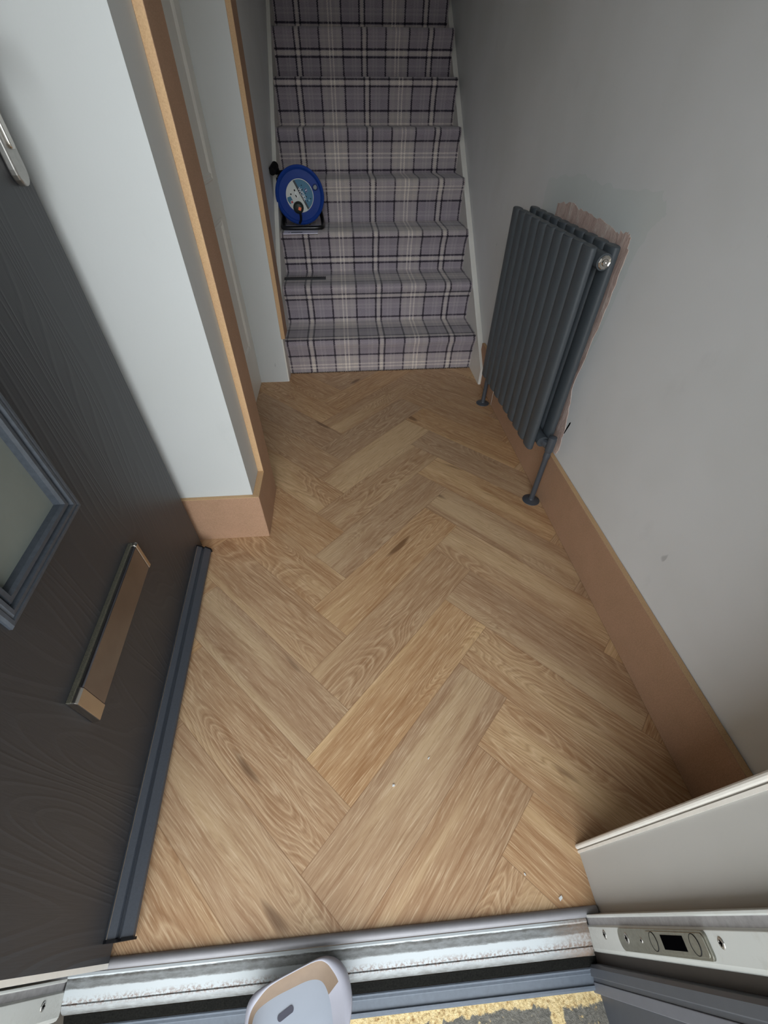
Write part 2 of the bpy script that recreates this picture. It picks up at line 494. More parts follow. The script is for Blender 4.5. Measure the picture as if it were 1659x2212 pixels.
def lathe(bm, prof, center, axis='z', seg=32, mi=0):
    """prof: list of (radius, height) ; closed at both ends when radius 0"""
    c = Vector(center)
    def P(r, h, a):
        ca, sa = math.cos(a) * r, math.sin(a) * r
        if axis == 'z': return c + Vector((ca, sa, h))
        if axis == 'y': return c + Vector((ca, h, sa))
        return c + Vector((h, ca, sa))
    rings = []
    for r, h in prof:
        if r < 1e-6: rings.append([bm.verts.new(P(0, h, 0))])
        else: rings.append([bm.verts.new(P(r, h, 2 * PI * k / seg)) for k in range(seg)])
    fs = []
    for A, D in zip(rings, rings[1:]):
        for k in range(seg):
            k2 = (k + 1) % seg
            if len(A) == 1 and len(D) == 1: continue
            if len(A) == 1: fs.append(bm.faces.new((A[0], D[k], D[k2])))
            elif len(D) == 1: fs.append(bm.faces.new((A[k], A[k2], D[0])))
            else: fs.append(bm.faces.new((A[k], A[k2], D[k2], D[k])))
    for f in fs: f.material_index = mi
    return fs

def smooth_path(pts, it=3):
    pts = [Vector(p) for p in pts]
    for _ in range(it):
        q = [pts[0]]
        for a, b in zip(pts, pts[1:]):
            q += [a * 0.75 + b * 0.25, a * 0.25 + b * 0.75]
        q.append(pts[-1])
        pts = q
    return pts

def struct(name, bm, m, parent=None, **k):
    o = obj(name, bm, m, parent, **k)
    o['kind'] = 'structure'
    return o

# ------------------------------------------------------------------ floor: herringbone planks, each its own face with its own grain
XF0, XF1, YF0, YF1 = -0.66, 0.6505, -0.012, 2.056
W_, L_ = 0.133, 0.532
O_ = Vector((-0.044, -0.024))
ea, eb = Vector((1, 1)).normalized(), Vector((-1, 1)).normalized()

def clip(poly, ax, lim, keep_less):
    out = []
    n = len(poly)
    for i in range(n):
        a, b = poly[i], poly[(i + 1) % n]
        ia = (a[ax] <= lim) if keep_less else (a[ax] >= lim)
        ib = (b[ax] <= lim) if keep_less else (b[ax] >= lim)
        if ia: out.append(a)
        if ia != ib:
            t = (lim - a[ax]) / (b[ax] - a[ax])
            out.append(a + (b - a) * t)
    return out

bm = B()
uvl = bm.loops.layers.uv.new('plank')
uve = bm.loops.layers.uv.new('edge')
tones = []
for i in range(-4, 5):
    for k in range(-16, 22):
        for kind in (0, 1):
            a0, b0 = k + 4 * i, k - 4 * i
            if kind == 0: r = (a0, a0 + 4, b0, b0 + 1)
            else: r = (a0, a0 + 1, b0 + 1, b0 + 5)
            cs = [(r[0], r[2]), (r[1], r[2]), (r[1], r[3]), (r[0], r[3])]
            poly = [O_ + ea * (c[0] * W_) + eb * (c[1] * W_) for c in cs]
            for ax, lim, less in ((0, XF0, False), (0, XF1, True), (1, YF0, False), (1, YF1, True)):
                poly = clip(poly, ax, lim, less)
                if len(poly) < 3: break
            if len(poly) < 3: continue
            f = bm.faces.new([bm.verts.new((p.x, p.y, 0)) for p in poly])
            ou, ov = random.uniform(0, 60), random.uniform(0, 40)
            flip = random.choice((-1, 1))
            for lp in f.loops:
                q = Vector((lp.vert.co.x, lp.vert.co.y)) - O_
                A_, B_ = q.dot(ea) / W_ - r[0], q.dot(eb) / W_ - r[2]
                u_, v_ = (A_ * W_, B_ * W_) if kind == 0 else (B_ * W_, A_ * W_)
                lp[uvl].uv = (ou + flip * u_, ov + v_)
                lp[uve].uv = (u_, v_)
            tones.append(random.random())
nt = len(bm.faces)
# slab under the planks
ft = box(bm, XF0, XF1 + 0.04, YF0, YF1 + 0.02, -0.05, -0.0015)
fl = struct('floor', bm, M_floor)
at = fl.data.attributes.new('tone', 'FLOAT', 'FACE')
for i in range(len(fl.data.polygons)):
    at.data[i].value = tones[i] if i < nt else 0.5

# ------------------------------------------------------------------ walls and ceiling
H1 = 2.12
bm = B(); box(bm, 0.666, 0.86, 0.0735, 4.6, -0.05, 3.2)
wall_r = struct('wall_right', bm, M_wall_r)
# bare plaster where the old radiator bracket was cut out, and the lighter filled patch round it
def wall_patch(name, outline, thick, mat, jit, parent, sub=7):
    pts = []
    n = len(outline)
    for i in range(n):
        a, b = Vector(outline[i]), Vector(outline[(i + 1) % n])
        for k in range(sub):
            p = a.lerp(b, k / sub)
            if k: p += Vector((random.uniform(-jit, jit), random.uniform(-jit, jit)))
            pts.append((p.x, p.y))
    bm = B()
    if thick < .001:        # a skim of filler: one face, no raised rim
        bm.faces.new([bm.verts.new((0.666 - thick, a, b)) for a, b in pts])
    else:
        prism(bm, pts, 'x', 0.666 - thick, 0.667)
    return obj(name, bm, mat, parent)
wall_patch('filled_patch', [(1.64, .70), (1.63, .83), (1.43, .862), (1.30, .853), (1.15, .858), (1.02, .872), (0.98, .84), (1.02, .80), (1.04, .70), (1.07, .50), (1.10, .40), (1.3, .40)], 0.0003, M_patch, .006, wall_r)
wall_patch('bare_plaster', [(1.53, .45), (1.525, .70), (1.516, .783), (1.43, .796), (1.34, .789), (1.22, .788), (1.14, .776), (1.10, .786), (1.073, .780), (1.065, .745), (1.069, .60), (1.090, .407), (1.052, .290), (1.040, .205), (1.052, .178), (1.40, .178)], 0.0014, M_plaster, .004, wall_r)
# gouges: a dark nick and a hole in the wall beside the patch
bm = B(); prism(bm, [(1.046, .262), (1.042, .285), (1.037, .306), (1.032, .311), (1.033, .300), (1.038, .283), (1.044, .262)], 'x', 0.6648, 0.6668)
obj('dark_gouge', bm, M_blackhole, wall_r)

# front wall: reveal and stub to the right of the door, lintel, left part
bm = B(); box(bm, 0.385, 0.90, -0.021, 0.0725, -0.05, 1.86)
struct('wall_front', bm, M_reveal_w)
bm = B(); box(bm, -0.90, 0.90, -0.021, 0.0725, 1.86, H1)
struct('wall_front', bm, M_wall_l)
bm = B(); box(bm, -0.90, -0.62, -0.021, 0.0725, -0.05, 1.86)
struct('wall_front', bm, M_wall_l)
# left hand walls
bm = B(); box(bm, -0.80, -0.62, 0.0725, 0.93, -0.05, H1)
struct('wall_left', bm, M_wall_l)
bm = B(); box(bm, -0.80, -0.308, 0.9285, 1.075, -0.05, H1)
struct('wall_left', bm, M_wall_l)
bm = B(); box(bm, -0.80, -0.308, 1.075, 1.97, 1.80, H1)
struct('wall_left', bm, M_wall_l)
bm = B(); box(bm, -0.80, -0.3127, 1.97, 2.07, -0.05, H1)
struct('wall_left', bm, M_wall_l)
bm = B(); box(bm, -0.80, -0.3265, 2.07, 4.6, -0.05, 3.2)
struct('wall_left', bm, M_wall_r)
bm = B(); box(bm, -0.80, 0.86, 4.6, 4.7, -0.05, 3.2)
struct('wall_back', bm, M_wall_r)
bm = B(); box(bm, -0.90, 0.90, -0.021, 2.9, H1, H1 + 0.1)
struct('ceiling', bm, M_ceil)
bm = B(); box(bm, -0.80, 0.86, 2.9, 3.0, H1, 3.2)
struct('wall_bulkhead', bm, M_ceil)
bm = B(); box(bm, -0.80, 0.86, 2.9, 4.7, 3.2, 3.3)
struct('ceiling', bm, M_ceil)

# ------------------------------------------------------------------ baseboards and door casings in raw mdf
ZB = 0.1735
bm = B()
fs = box(bm, 0.6505, 0.6655, 0.0735, 1.668, 0.0, ZB); fs[1].material_index = 1
struct('baseboard_right', bm, [M_mdf, M_mdf_edge], bevel=0.0008, seg=1)
bm = B()
fs = box(bm, 0.6515, 0.6655, 1.6705, 1.95, 0.0, ZB + .001); fs[1].material_index = 1
struct('baseboard_right', bm, [M_mdf, M_mdf_edge], bevel=0.0008, seg=1)
bm = B()
box(bm, 0.6500, 0.6655, 1.668, 1.6705, 0.0, ZB - .002)
struct('trim_10', bm, M_trim_w)
bm = B()
fs = prism(bm, [(-0.62, 0.9155), (-0.2885, 0.9155), (-0.3078, 0.9285), (-0.62, 0.9285)], 'z', 0.0, ZB)
fs[1].material_index = 1; fs[0].material_index = 0
struct('baseboard_left', bm, [M_mdf, M_mdf_edge], bevel=0.0008, seg=1)
bm = B()
fs = prism(bm, [(-0.2884, 0.9159), (-0.2885, 1.0385), (-0.308, 1.0385), (-0.308, 0.9290)], 'z', 0.0, ZB)
fs[1].material_index = 1
struct('baseboard_return', bm, [M_mdf, M_mdf_edge], bevel=0.0008, seg=1)
bm = B()
fs = box(bm, -0.308, -0.2900, 1.039, 1.148, 0.0, H1 - 0.02); fs[2].material_index = 1
struct('trim_1', bm, [M_mdf, M_mdf_edge], bevel=0.0008, seg=1)
bm = B()
fs = box(bm, -0.3127, -0.2945, 1.9695, 2.075, 0.2127, H1 - 0.02)
fs[2].material_index = 1
struct('trim_2', bm, [M_mdf, M_mdf_edge], bevel=0.0008, seg=1)

# ------------------------------------------------------------------ inner panelled door in the left wall
bm = B(); box(bm, -0.486, -0.446, 1.078, 1.966, 0.004, 1.79)
d2 = struct('door_2', bm, M_white)
def frame_loop(y0, y1, z0, z1, prof, name, parent, x):
    """moulding ring on a plane x=const facing +x ; prof = list of (inset, height)"""
    bm = B()
    loops = []
    for ins, h in prof:
        loops.append([bm.verts.new((x + h, a, b)) for a, b in ((y0 + ins, z0 + ins), (y1 - ins, z0 + ins), (y1 - ins, z1 - ins), (y0 + ins, z1 - ins))])
    for A, D in zip(loops, loops[1:]):
        for k in range(4):
            bm.faces.new((A[k], A[(k + 1) % 4], D[(k + 1) % 4], D[k]))
    return obj(name, bm, M_white, parent)
mould = [(0, 0), (.003, .004), (.006, .005), (.010, .001), (.014, .001), (.017, .004), (.022, .005), (.026, 0)]
for (ya, yb) in ((1.16, 1.48), (1.55, 1.885)):
    for (za, zb) in ((0.205, 0.702), (0.805, 1.68)):
        frame_loop(ya, yb, za, zb, mould, 'panel_moulding', d2, -0.446)
bm = B(); box(bm, -0.70, -0.446, 1.0755, 1.0775, 0.0, 1.80); box(bm, -0.446, -0.310, 1.0752, 1.095, 0.0, 1.80)
struct('trim_3', bm, M_white)

# ------------------------------------------------------------------ staircase
Y0, RISE, GO = 2.05619, 0.18209, 0.20363
XS0, XS1 = -0.3060, 0.6392
NST = 11
prof = [(Y0 + 0.004, 0.0)]
for k in range(NST):
    y, z = Y0 + k * GO, k * RISE
    zt = z + RISE
    prof += [(y - 0.001, z + 0.02), (y - 0.004, z + 0.07), (y - 0.012, z + 0.115), (y - 0.026, z + 0.142)]
    cyy, czz, rr = y - 0.012, zt - 0.022, 0.022
    for a in (200, 180, 160, 140, 120, 105, 92):
        prof.append((cyy + rr * math.cos(math.radians(a)) * 1.05, czz + rr * math.sin(math.radians(a))))
    prof += [(y + 0.03, zt + 0.0008), (y + 0.12, zt), (y + GO - 0.006, zt + 0.0), (y + GO - 0.001, zt + 0.004)]
prof.append((Y0 + NST * GO, NST * RISE + 0.05))
st = empty('staircase', (0.1666, Y0, 0))
tagp(st, 'staircase rising from the hall, covered in grey and purple tartan carpet between white stringers', 'staircase')
def shift(bm, o):
    bmesh.ops.translate(bm, verts=bm.verts, vec=-Vector(o.location))
bm = B()
uvw = bm.loops.layers.uv.new('weave')
NX = 12
per = sum(math.hypot(prof[i + 1][0] - prof[i][0], prof[i + 1][1] - prof[i][1]) for i in range(len(prof) - 1)) / NST
SCL = 0.42 / per
s = 0.0
rows = []
for i, (y, z) in enumerate(prof):
    if i:      # carpet length used per step, pile thickness included, is 0.42
        s += math.hypot(y - prof[i - 1][0], z - prof[i - 1][1]) * SCL
    row = []
    for j in range(NX + 1):
        x = XS0 + (XS1 - XS0) * j / NX
        row.append(bm.verts.new((x, y, z)))
    rows.append((row, s))
for (r0, s0), (r1, s1) in zip(rows, rows[1:]):
    for j in range(NX):
        f = bm.faces.new((r0[j], r0[j + 1], r1[j + 1], r1[j]))
        f.smooth = True
        for lp, ss in zip(f.loops, (s0, s0, s1, s1)):
            lp[uvw].uv = (lp.vert.co.x, ss)
# underside so the flight is solid
bk = [bm.verts.new((XS0, Y0 + 0.02, -0.02)), bm.verts.new((XS1, Y0 + 0.02, -0.02)), bm.verts.new((XS1, Y0 + NST * GO + .02, NST * RISE - .05)), bm.verts.new((XS0, Y0 + NST * GO + .02, NST * RISE - .05))]
bm.faces.new(bk)
shift(bm, st)
obj('carpet', bm, M_carpet, st)
# frayed dark edge of the carpet at the floor
bm = B()
for i in range(230):
    x = XS0 + (XS1 - XS0) * (i + random.random()) / 230
    l = random.uniform(0.003, 0.009)
    dx = random.uniform(-.004, .004)
    tube(bm, [(x, Y0 + .002, .004), (x + dx, Y0 - l, 0.0015)], 0.0008, 5)
shift(bm, st)
obj('carpet_fringe', bm, plain('dark_carpet_thread', (60, 50, 52), 0.95), st)

def stringer(x0, x1, pts, name):
    bm = B(); prism(bm, pts, 'x', x0, x1); shift(bm, st)
    return obj(name, bm, M_white, st, bevel=0.0015, seg=2)
zl = lambda y: 0.543 + 0.865 * (y - 2.398)
stringer(-0.3260, -0.3062, [(1.9705, 0.0), (1.9705, 0.2120), (2.0, 0.2122), (zl and 2.02, 0.2162), (2.06, zl(2.06)), (4.4, zl(4.4)), (4.4, 1.2), (2.3, 0.0)], 'stringer')
zr = lambda y: 0.668 + 0.785 * (y - 2.62)
stringer(0.6392, 0.6655, [(1.868, 0.0), (1.868, 0.0775), (4.4, zr(4.4)), (4.4, 1.2), (2.3, 0.0)], 'stringer')

# ------------------------------------------------------------------ open front door (door_1): local x runs along the leaf from the hinge, local y points behind it
hinge = Vector((-0.4432, -0.0161, 0))
far_ = Vector((-0.4963, 0.8778, 0))
ddir = (far_ - hinge).normalized()
ang = math.atan2(ddir.y, ddir.x)
d1 = empty('door_1', hinge, ang)
d1['kind'] = 'structure'
d1['label'] = 'anthracite wood-grain front door standing open on the left'
# local axes: +x = along leaf; local +y = rotate +x by 90deg -> world -x side (behind, room side). face towards the camera is local -y
LEN, TH, ZD0, ZD1 = 0.905, 0.040, 0.008, 1.80
GX0, GX1, GZ0, GZ1 = 0.322, 0.560, 0.512, 1.62     # glazing frame outer
GI = 0.034
bm = B()
# leaf with a hole for the glass
xs = [0, GX0 + .01, GX1 - .01, LEN]; zs = [ZD0, GZ0 + .01, GZ1 - .01, ZD1]
def quadgrid(bm, yv):
    g = [[bm.verts.new((x, yv, z)) for x in xs] for z in zs]
    for i in range(3):
        for j in range(3):
            if i == 1 and j == 1: continue
            bm.faces.new((g[i][j], g[i][j + 1], g[i + 1][j + 1], g[i + 1][j]))
    return g
g0, g1 = quadgrid(bm, 0.0), quadgrid(bm, TH)
for i in range(3):
    for (a, b) in (((i, 0), (i + 1, 0)), ((i, 3), (i + 1, 3)), ((0, i), (0, i + 1)), ((3, i), (3, i + 1))):
        bm.faces.new((g0[a[0]][a[1]], g0[b[0]][b[1]], g1[b[0]][b[1]], g1[a[0]][a[1]]))
for (a, b) in (((1, 1), (1, 2)), ((1, 2), (2, 2)), ((2, 2), (2, 1)), ((2, 1), (1, 1))):
    bm.faces.new((g0[a[0]][a[1]], g0[b[0]][b[1]], g1[b[0]][b[1]], g1[a[0]][a[1]]))
obj('door_leaf', bm, M_door, d1)
# moulded glazing frame
def ring(bm, x0, x1, z0, z1, prof, mi=0):
    loops = []
    for ins, h in prof:
        loops.append([bm.verts.new((a, -h, b)) for a, b in ((x0 + ins, z0 + ins), (x1 - ins, z0 + ins), (x1 - ins, z1 - ins), (x0 + ins, z1 - ins))])
    for A, D in zip(loops, loops[1:]):
        for k in range(4):
            f = bm.faces.new((A[k], A[(k + 1) % 4], D[(k + 1) % 4], D[k])); f.material_index = mi
bm = B()
ring(bm, GX0, GX1, GZ0, GZ1, [(0, -.002), (0, .004), (.003, .007), (.008, .0075), (.010, .0055), (.013, .008), (.018, .0085), (.0205, .001), (.0225, .001), (.0245, .006), (.031, .0065), (.034, .002), (.035, -.012)])
gf = obj('glazing_frame', bm, plain('anthracite_frame_grain', (68, 74, 82), 0.45, 0, 0.16, 130, 0.3), d1)
bm = B(); box(bm, GX0 + .012, GX1 - .012, 0.008, 0.022, GZ0 + .012, GZ1 - .012)
obj('glass_pane', bm, M_frost, d1)
# letter plate
M_flap = plain('polished_metal_flap', (140, 140, 148), 0.2, 1.0, 0.12, 14)
LX0, LX1, LZ0, LZ1, LP = 0.286, 0.616, 0.268, 0.350, 0.016
lb = None
bm = B()
box(bm, LX0, LX1, -.004, 0.0, LZ0, LZ1)
lb = obj('letter_plate', bm, M_chrome, d1, bevel=.0015)
bm = B()
prism(bm, [(0, LZ0), (-LP * .8, LZ0 + .002), (-LP, LZ0 + .007), (-LP, LZ1 - .004), (-LP + .003, LZ1), (0, LZ1)], 'x', LX0, LX0 + .026)
obj('end_cap', bm, M_chrome, lb, bevel=.0015)
bm = B()
prism(bm, [(0, LZ0), (-LP * .8, LZ0 + .002), (-LP, LZ0 + .007), (-LP, LZ1 - .004), (-LP + .003, LZ1), (0, LZ1)], 'x', LX1 - .010, LX1)
obj('end_cap', bm, M_chrome, lb, bevel=.0015)
bm = B()
prism(bm, [(0, LZ0 + .001), (-LP * .8, LZ0 + .003), (-LP + .0012, LZ0 + .008), (-LP + .0012, LZ1 - .005), (-LP + .003, LZ1 - .003), (0, LZ1 - .003)], 'x', LX0 + .0268, LX1 - .0108)
obj('flap', bm, M_flap, lb, bevel=.001)
bm = B(); box(bm, LX0 + .001, LX1 - .004, -.0075, 0, LZ1 - .003, LZ1 + .0015)
obj('top_ledge', bm, plain('pitted_metal', (128, 126, 112), 0.5, 0.8, 0.3, 500, 0.4), lb, bevel=.0005)
# weather bar
bm = B()
WB = [(0, .043), (-.004, .0435), (-.014, .036), (-.0155, .030), (-.0195, .0295), (-.0205, .034), (-.0225, .0345), (-.036, .022), (-.036, .013), (-.032, .011), (0, .011)]
prism(bm, WB, 'x', 0.026, 0.868)
wbar = obj('weather_bar', bm, M_door_plain, d1)
for xa in (0.0225, 0.868):
    bm = B(); prism(bm, [(0, .045), (-.005, .0455), (-.0165, .037), (-.018, .032), (-.0235, .036), (-.038, .023), (-.038, .010), (0, .010)], 'x', xa, xa + .0035)
    obj('end_cap', bm, M_black, wbar)
bm = B(); tube(bm, [(0.027, -.0035, .0442), (0.867, -.0035, .0442)], 0.0009, 6)
obj('bright_edge', bm, M_chrome_sat, wbar)
# handle: long rounded back plate, lever, keyhole cover
def capsule(bm, xc, z0, z1, hw, y0, y1, seg=10):
    pts = []
    for i in range(seg + 1):
        a = PI + PI * i / seg
        pts.append((xc + hw * math.cos(a), z0 + hw + hw * 1.3 * math.sin(a)))
    for i in range(seg + 1):
        a = PI * i / seg
        pts.append((xc + hw * math.cos(a), z1 - hw + hw * 1.3 * math.sin(a)))
    prism(bm, pts, 'y', y0, y1)
bm = B(); capsule(bm, 0.868, 0.912, 1.14, 0.0165, -0.012, 0.0)
hp = obj('handle_plate', bm, M_chrome_sat, d1, bevel=.003, seg=3)
bm = B(); capsule(bm, 0.868, 0.952, 0.992, 0.007, -0.0165, -0.011)
obj('keyhole_cover', bm, M_chrome, hp, bevel=.002)
bm = B(); tube(bm, smooth_path([(0.868, -.010, 1.075), (0.868, -.045, 1.075), (0.84, -.052, 1.075), (0.76, -.048, 1.072)], 2), [.009] * 13 if False else .008, 14)
obj('lever', bm, M_chrome, hp, smooth=True)
bm = B(); box(bm, -0.0065, 0.0, 0.000, 0.003, ZD0, ZD1)
obj('edge_strip', bm, M_trim_w, d1)

# ------------------------------------------------------------------ threshold strip, sill and step
bm = B()
pr = [(-.0232, -.004), (-.0232, .001)]
for i in range(9):
    a = PI - PI * i / 8
    pr.append((-.0160 + .0071 * math.cos(a), .001 + .0064 * math.sin(a)))
pr.append((-.0088, -.004))
prism(bm, pr, 'x', -0.507, 0.383)
tb = obj('threshold_strip', bm, M_bar, smooth=True)
tagp(tb, 'satin silver half-round threshold strip between the oak floor and the door sill', 'threshold strip')

XJ0, XJ1 = -0.508, 0.360
sill = empty('door_sill', (-0.07, -0.06, -0.03))
tagp(sill, 'weathered white door sill with grime and rust specks, in front of the silver threshold strip', 'door sill')
def sc(y, z): return (y * (1 - z), z)
def spart(name, pts, mat, x0, x1, bev=0.0004):
    bm = B(); prism(bm, pts, 'x', x0, x1); shift(bm, sill)
    return obj(name, bm, mat, sill, bevel=bev, seg=1)
def sill_local(m): return m
S = [sc(-.0240, -.012), sc(-.0240, -.001), sc(-.0278, -.0005), sc(-.0290, -.0030), sc(-.0400, -.0040), sc(-.0470, -.0060), sc(-.0560, -.0085), sc(-.0564, -.0105),
     sc(-.0574, -.0105), sc(-.0578, -.0085), sc(-.0620, -.0105), sc(-.0655, -.0150), sc(-.0675, -.0210), sc(-.0680, -.055), sc(-.0240, -.055)]
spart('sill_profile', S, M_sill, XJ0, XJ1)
spart('brush_seal', [sc(-.0681, -.026), sc(-.0795, -.034), sc(-.0797, -.055), sc(-.0681, -.055)], M_brush, XJ0, XJ1 + .008)
spart('outer_cill', [sc(-.0798, -.0345), sc(-.0822, -.0335), sc(-.0832, -.038), sc(-.0870, -.0385), sc(-.0873, -.0400), sc(-.0990, -.044), sc(-.0995, -.0415), sc(-.1025, -.0425), sc(-.1048, -.046), sc(-.1050, -.060), sc(-.0798, -.060)], M_cill, XJ0 - .05, XJ1 + .012)

bm = B(); box(bm, -0.70, 0.3665, -0.40, -0.096, -0.20, -0.060)
stp = obj('doorstep', bm, M_step)
tagp(stp, 'dark brick doorstep smeared with yellow mortar, below the outer cill', 'doorstep')
bm = B(); box(bm, -6, 6, -8, -0.40, -0.24, -0.20); box(bm, -6, 6, -0.40, 0.0, -0.24, -0.2001)
struct('ground', bm, M_pave)

# ------------------------------------------------------------------ door frame jambs
def jamb(sgn, xf, name, dy=0.0):
    """sgn=+1: right-hand jamb (face looks towards -x)"""
    def X(v): return xf + sgn * v
    pts = [(X(0.0), -.0195), (X(0.0), -.0225), (X(.0030), -.0235), (X(.0030), -.0325), (X(0.0), -.0345), (X(0.0), -.0600), (X(.0022), -.0640), (X(.0065), -.0655),
           (X(.030), -.0656), (X(.030), -.0195)]
    pts = [(a, b + dy) for a, b in pts]
    bm = B(); fs = prism(bm, pts, 'z', -0.012, 1.86)
    for k in (2, 3, 4):
        fs[2 + k].material_index = 0
    fs[2 + 2].material_index = 1
    return struct(name, bm, [M_jamb, M_jamb_band], bevel=.0006, seg=2)
jr = jamb(+1, XJ1, 'trim_4')
jl = jamb(-1, XJ0, 'trim_5', -0.009)
bm = B(); box(bm, 0.3665, 0.392, -.0790, -.0656, -0.03, 1.86)
struct('trim_6', bm, M_dark_recess)
bm = B(); prism(bm, [(.3560, -.0792), (.3530, -.0830), (.3530, -.0935), (.3565, -.0945), (.3565, -.1000), (.392, -.1000), (.392, -.0792)], 'z', -0.045, 1.86)
struct('trim_7', bm, M_reveal, bevel=.0006)
bm = B(); box(bm, 0.3550, 0.392, -.1130, -.1000, -0.055, 1.86)
struct('trim_8', bm, M_reveal_lt, bevel=.0008)
bm = B(); box(bm, 0.3665, 0.60, -.33, -.1130, -0.20, 1.95)
struct('wall_outer_right', bm, M_reveal)
bm = B(); box(bm, 0.392, 0.90, -.1130, -.021, -0.20, 1.95)
struct('wall_outer_right', bm, M_outer)
bm = B(); box(bm, -1.20, -0.545, -.33, -.0660, -0.20, 1.95)
struct('wall_outer_left', bm, M_outer)
bm = B(); box(bm, -0.62, -0.538, -.0660, -.0205, -0.20, 1.86)
struct('wall_outer_left', bm, plain('grey_frame_packer', (150, 154, 160), 0.6, 0, 0.2, 60))
bm = B(); box(bm, -1.20, 1.00, -.33, -.0205, 1.95, 2.3); box(bm, XJ0, XJ1, -.0656, -.0205, 1.80, 1.95)
struct('wall_outer_head', bm, M_outer)
# corner bead on the inner edge of the right reveal
bm = B(); box(bm, 0.3825, 0.3856, 0.0615, 0.0655, 0.0, 1.86)
tube(bm, [(0.3852, 0.0712, 0.0), (0.3852, 0.0712, 1.86)], 0.0042, 12)
struct('trim_9', bm, M_trim_w)

# hardware on the jambs
def screw(parent, x, y, z, r, nx):
    bm = B(); lathe(bm, [(0, 0), (r * .35, 0), (r * .55, .0006), (r, .0003), (r * 1.15, -.0004), (r * 1.15, -.002), (0, -.002)], (0, 0, 0), 'x', 16)
    if nx < 0:
        bmesh.ops.rotate(bm, verts=bm.verts, cent=(0, 0, 0), matrix=Matrix.Rotation(PI, 3, 'Z'))
    bmesh.ops.translate(bm, verts=bm.verts, vec=(x, y, z))
    o = obj('screw', bm, M_chrome_sat, parent)
    bm = B(); box(bm, x - .0008, x + .0008, y - r * .6, y + r * .6, z - r * .13, z + r * .13); box(bm, x - .00078, x + .00078, y - r * .13, y + r * .13, z - r * .6, z + r * .6)
    obj('screw_slot', bm, M_blackhole, o)
    return o
screw(jr, XJ1 - .0006, -.0430, .060, .0050, -1)
screw(jr, XJ1 - .0006, -.0440, .374, .0045, -1)
screw(jl, XJ0 + .0006, -.0530, .045, .0052, +1)
kp = None
bm = B()
def rounded(y0, y1, z0, z1, ra, rb, seg=6):
    """rectangle in (y,z) with the low-z corners rounded by ra, high-z by rb"""
    pts = []
    for (cy, cz, a0, r) in ((y0 + ra, z0 + ra, 180, ra), (y1 - ra, z0 + ra, 270, ra), (y1 - rb, z1 - rb, 0, rb), (y0 + rb, z1 - rb, 90, rb)):
        for i in range(seg + 1):
            a = math.radians(a0 + 90 * i / seg)
            pts.append((cy + r * math.cos(a), cz + r * math.sin(a)))
    return pts
prism(bm, rounded(-.0585, -.0345, .118, .352, .0115, .005), 'x', XJ1 - .0030, XJ1 + .0002)
kp = obj('strike_plate', bm, M_plate, jr, bevel=.0004, seg=1)
bm = B(); prism(bm, rounded(-.0560, -.0365, .210, .349, .008, .004), 'x', XJ1 - .0042, XJ1 - .0028)
ki = obj('adjuster_plate', bm, M_plate, kp, bevel=.0004, seg=1)
bm = B(); box(bm, XJ1 - .0046, XJ1 - .0030, -.0525, -.0395, .253, .306)
obj('latch_hole', bm, M_blackhole, ki)
for zc in (.230, .328):
    bm = B(); lathe(bm, [(0, -.0048), (.0050, -.0048), (.0088, -.0046), (.0088, -.003)], (XJ1, -.0462, zc), 'x', 24)
    o = obj('cam_disc', bm, M_plate, ki)
    bm = B(); lathe(bm, [(.0086, -.0049), (.0090, -.0050), (.0093, -.0046), (.0093, -.004)], (XJ1, -.0462, zc), 'x', 24)
    obj('disc_rim', bm, M_black, o)
screw(kp, XJ1 - .0033, -.0450, .146, .0055, -1)
screw(kp, XJ1 - .0033, -.0460, .192, .0028, -1)

# ------------------------------------------------------------------ radiator
rx = math.atan2(-(0.589 - 0.604), 1.589 - 1.048)
rad = empty('radiator', (0.604, 1.048, 0.0), rx)
tagp(rad, 'anthracite double-row oval tube column radiator standing against the right wall', 'radiator')
def oval_tube(u, t, z0, z1, hw=.0262, ht=.0125):
    bm = B()
    seg = 20
    def rg(z, s):
        v = []
        for i in range(seg):
            a = 2 * PI * i / seg
            ca, sa = math.cos(a), math.sin(a)
            v.append(bm.verts.new((u + ht * s * math.copysign(abs(ca) ** 0.9, ca), t + (hw - ht * (1 - s)) * math.copysign(abs(sa) ** 0.75, sa), z)))
        return v
    R_ = [rg(z0 + .001, .75), rg(z0 + .004, .97), rg(z0 + .008, 1), rg(z1 - .006, 1), rg(z1 - .002, .97), rg(z1, .80)]
    for A, D in zip(R_, R_[1:]):
        for k in range(seg):
            bm.faces.new((A[k], A[(k + 1) % seg], D[(k + 1) % seg], D[k]))
    bm.faces.new(R_[0][::-1]); bm.faces.new(R_[-1])
    return bm
for u in (-.030, .026):
    me = None
    for i in range(10):
        t = .0262 + i * .0543
        o = obj('tube', oval_tube(u, t, .200, .766), M_rad, rad, smooth=True)
for z in (.738, .234):
    bm = B(); tube(bm, [(0, -.004, z), (0, .5455, z)], .0182, 20)
    mf = obj('manifold', bm, M_rad, rad, smooth=True)
    if z > .5:
        bm = B(); lathe(bm, [(.0150, .001), (.0150, -.003), (.0135, -.0042), (.0105, -.0028), (.0080, -.0030), (.0060, -.0055), (.0030, -.0055), (0, -.0040)], (0, -.004, z), 'y', 10)
        obj('bleed_plug', bm, M_chrome, mf)
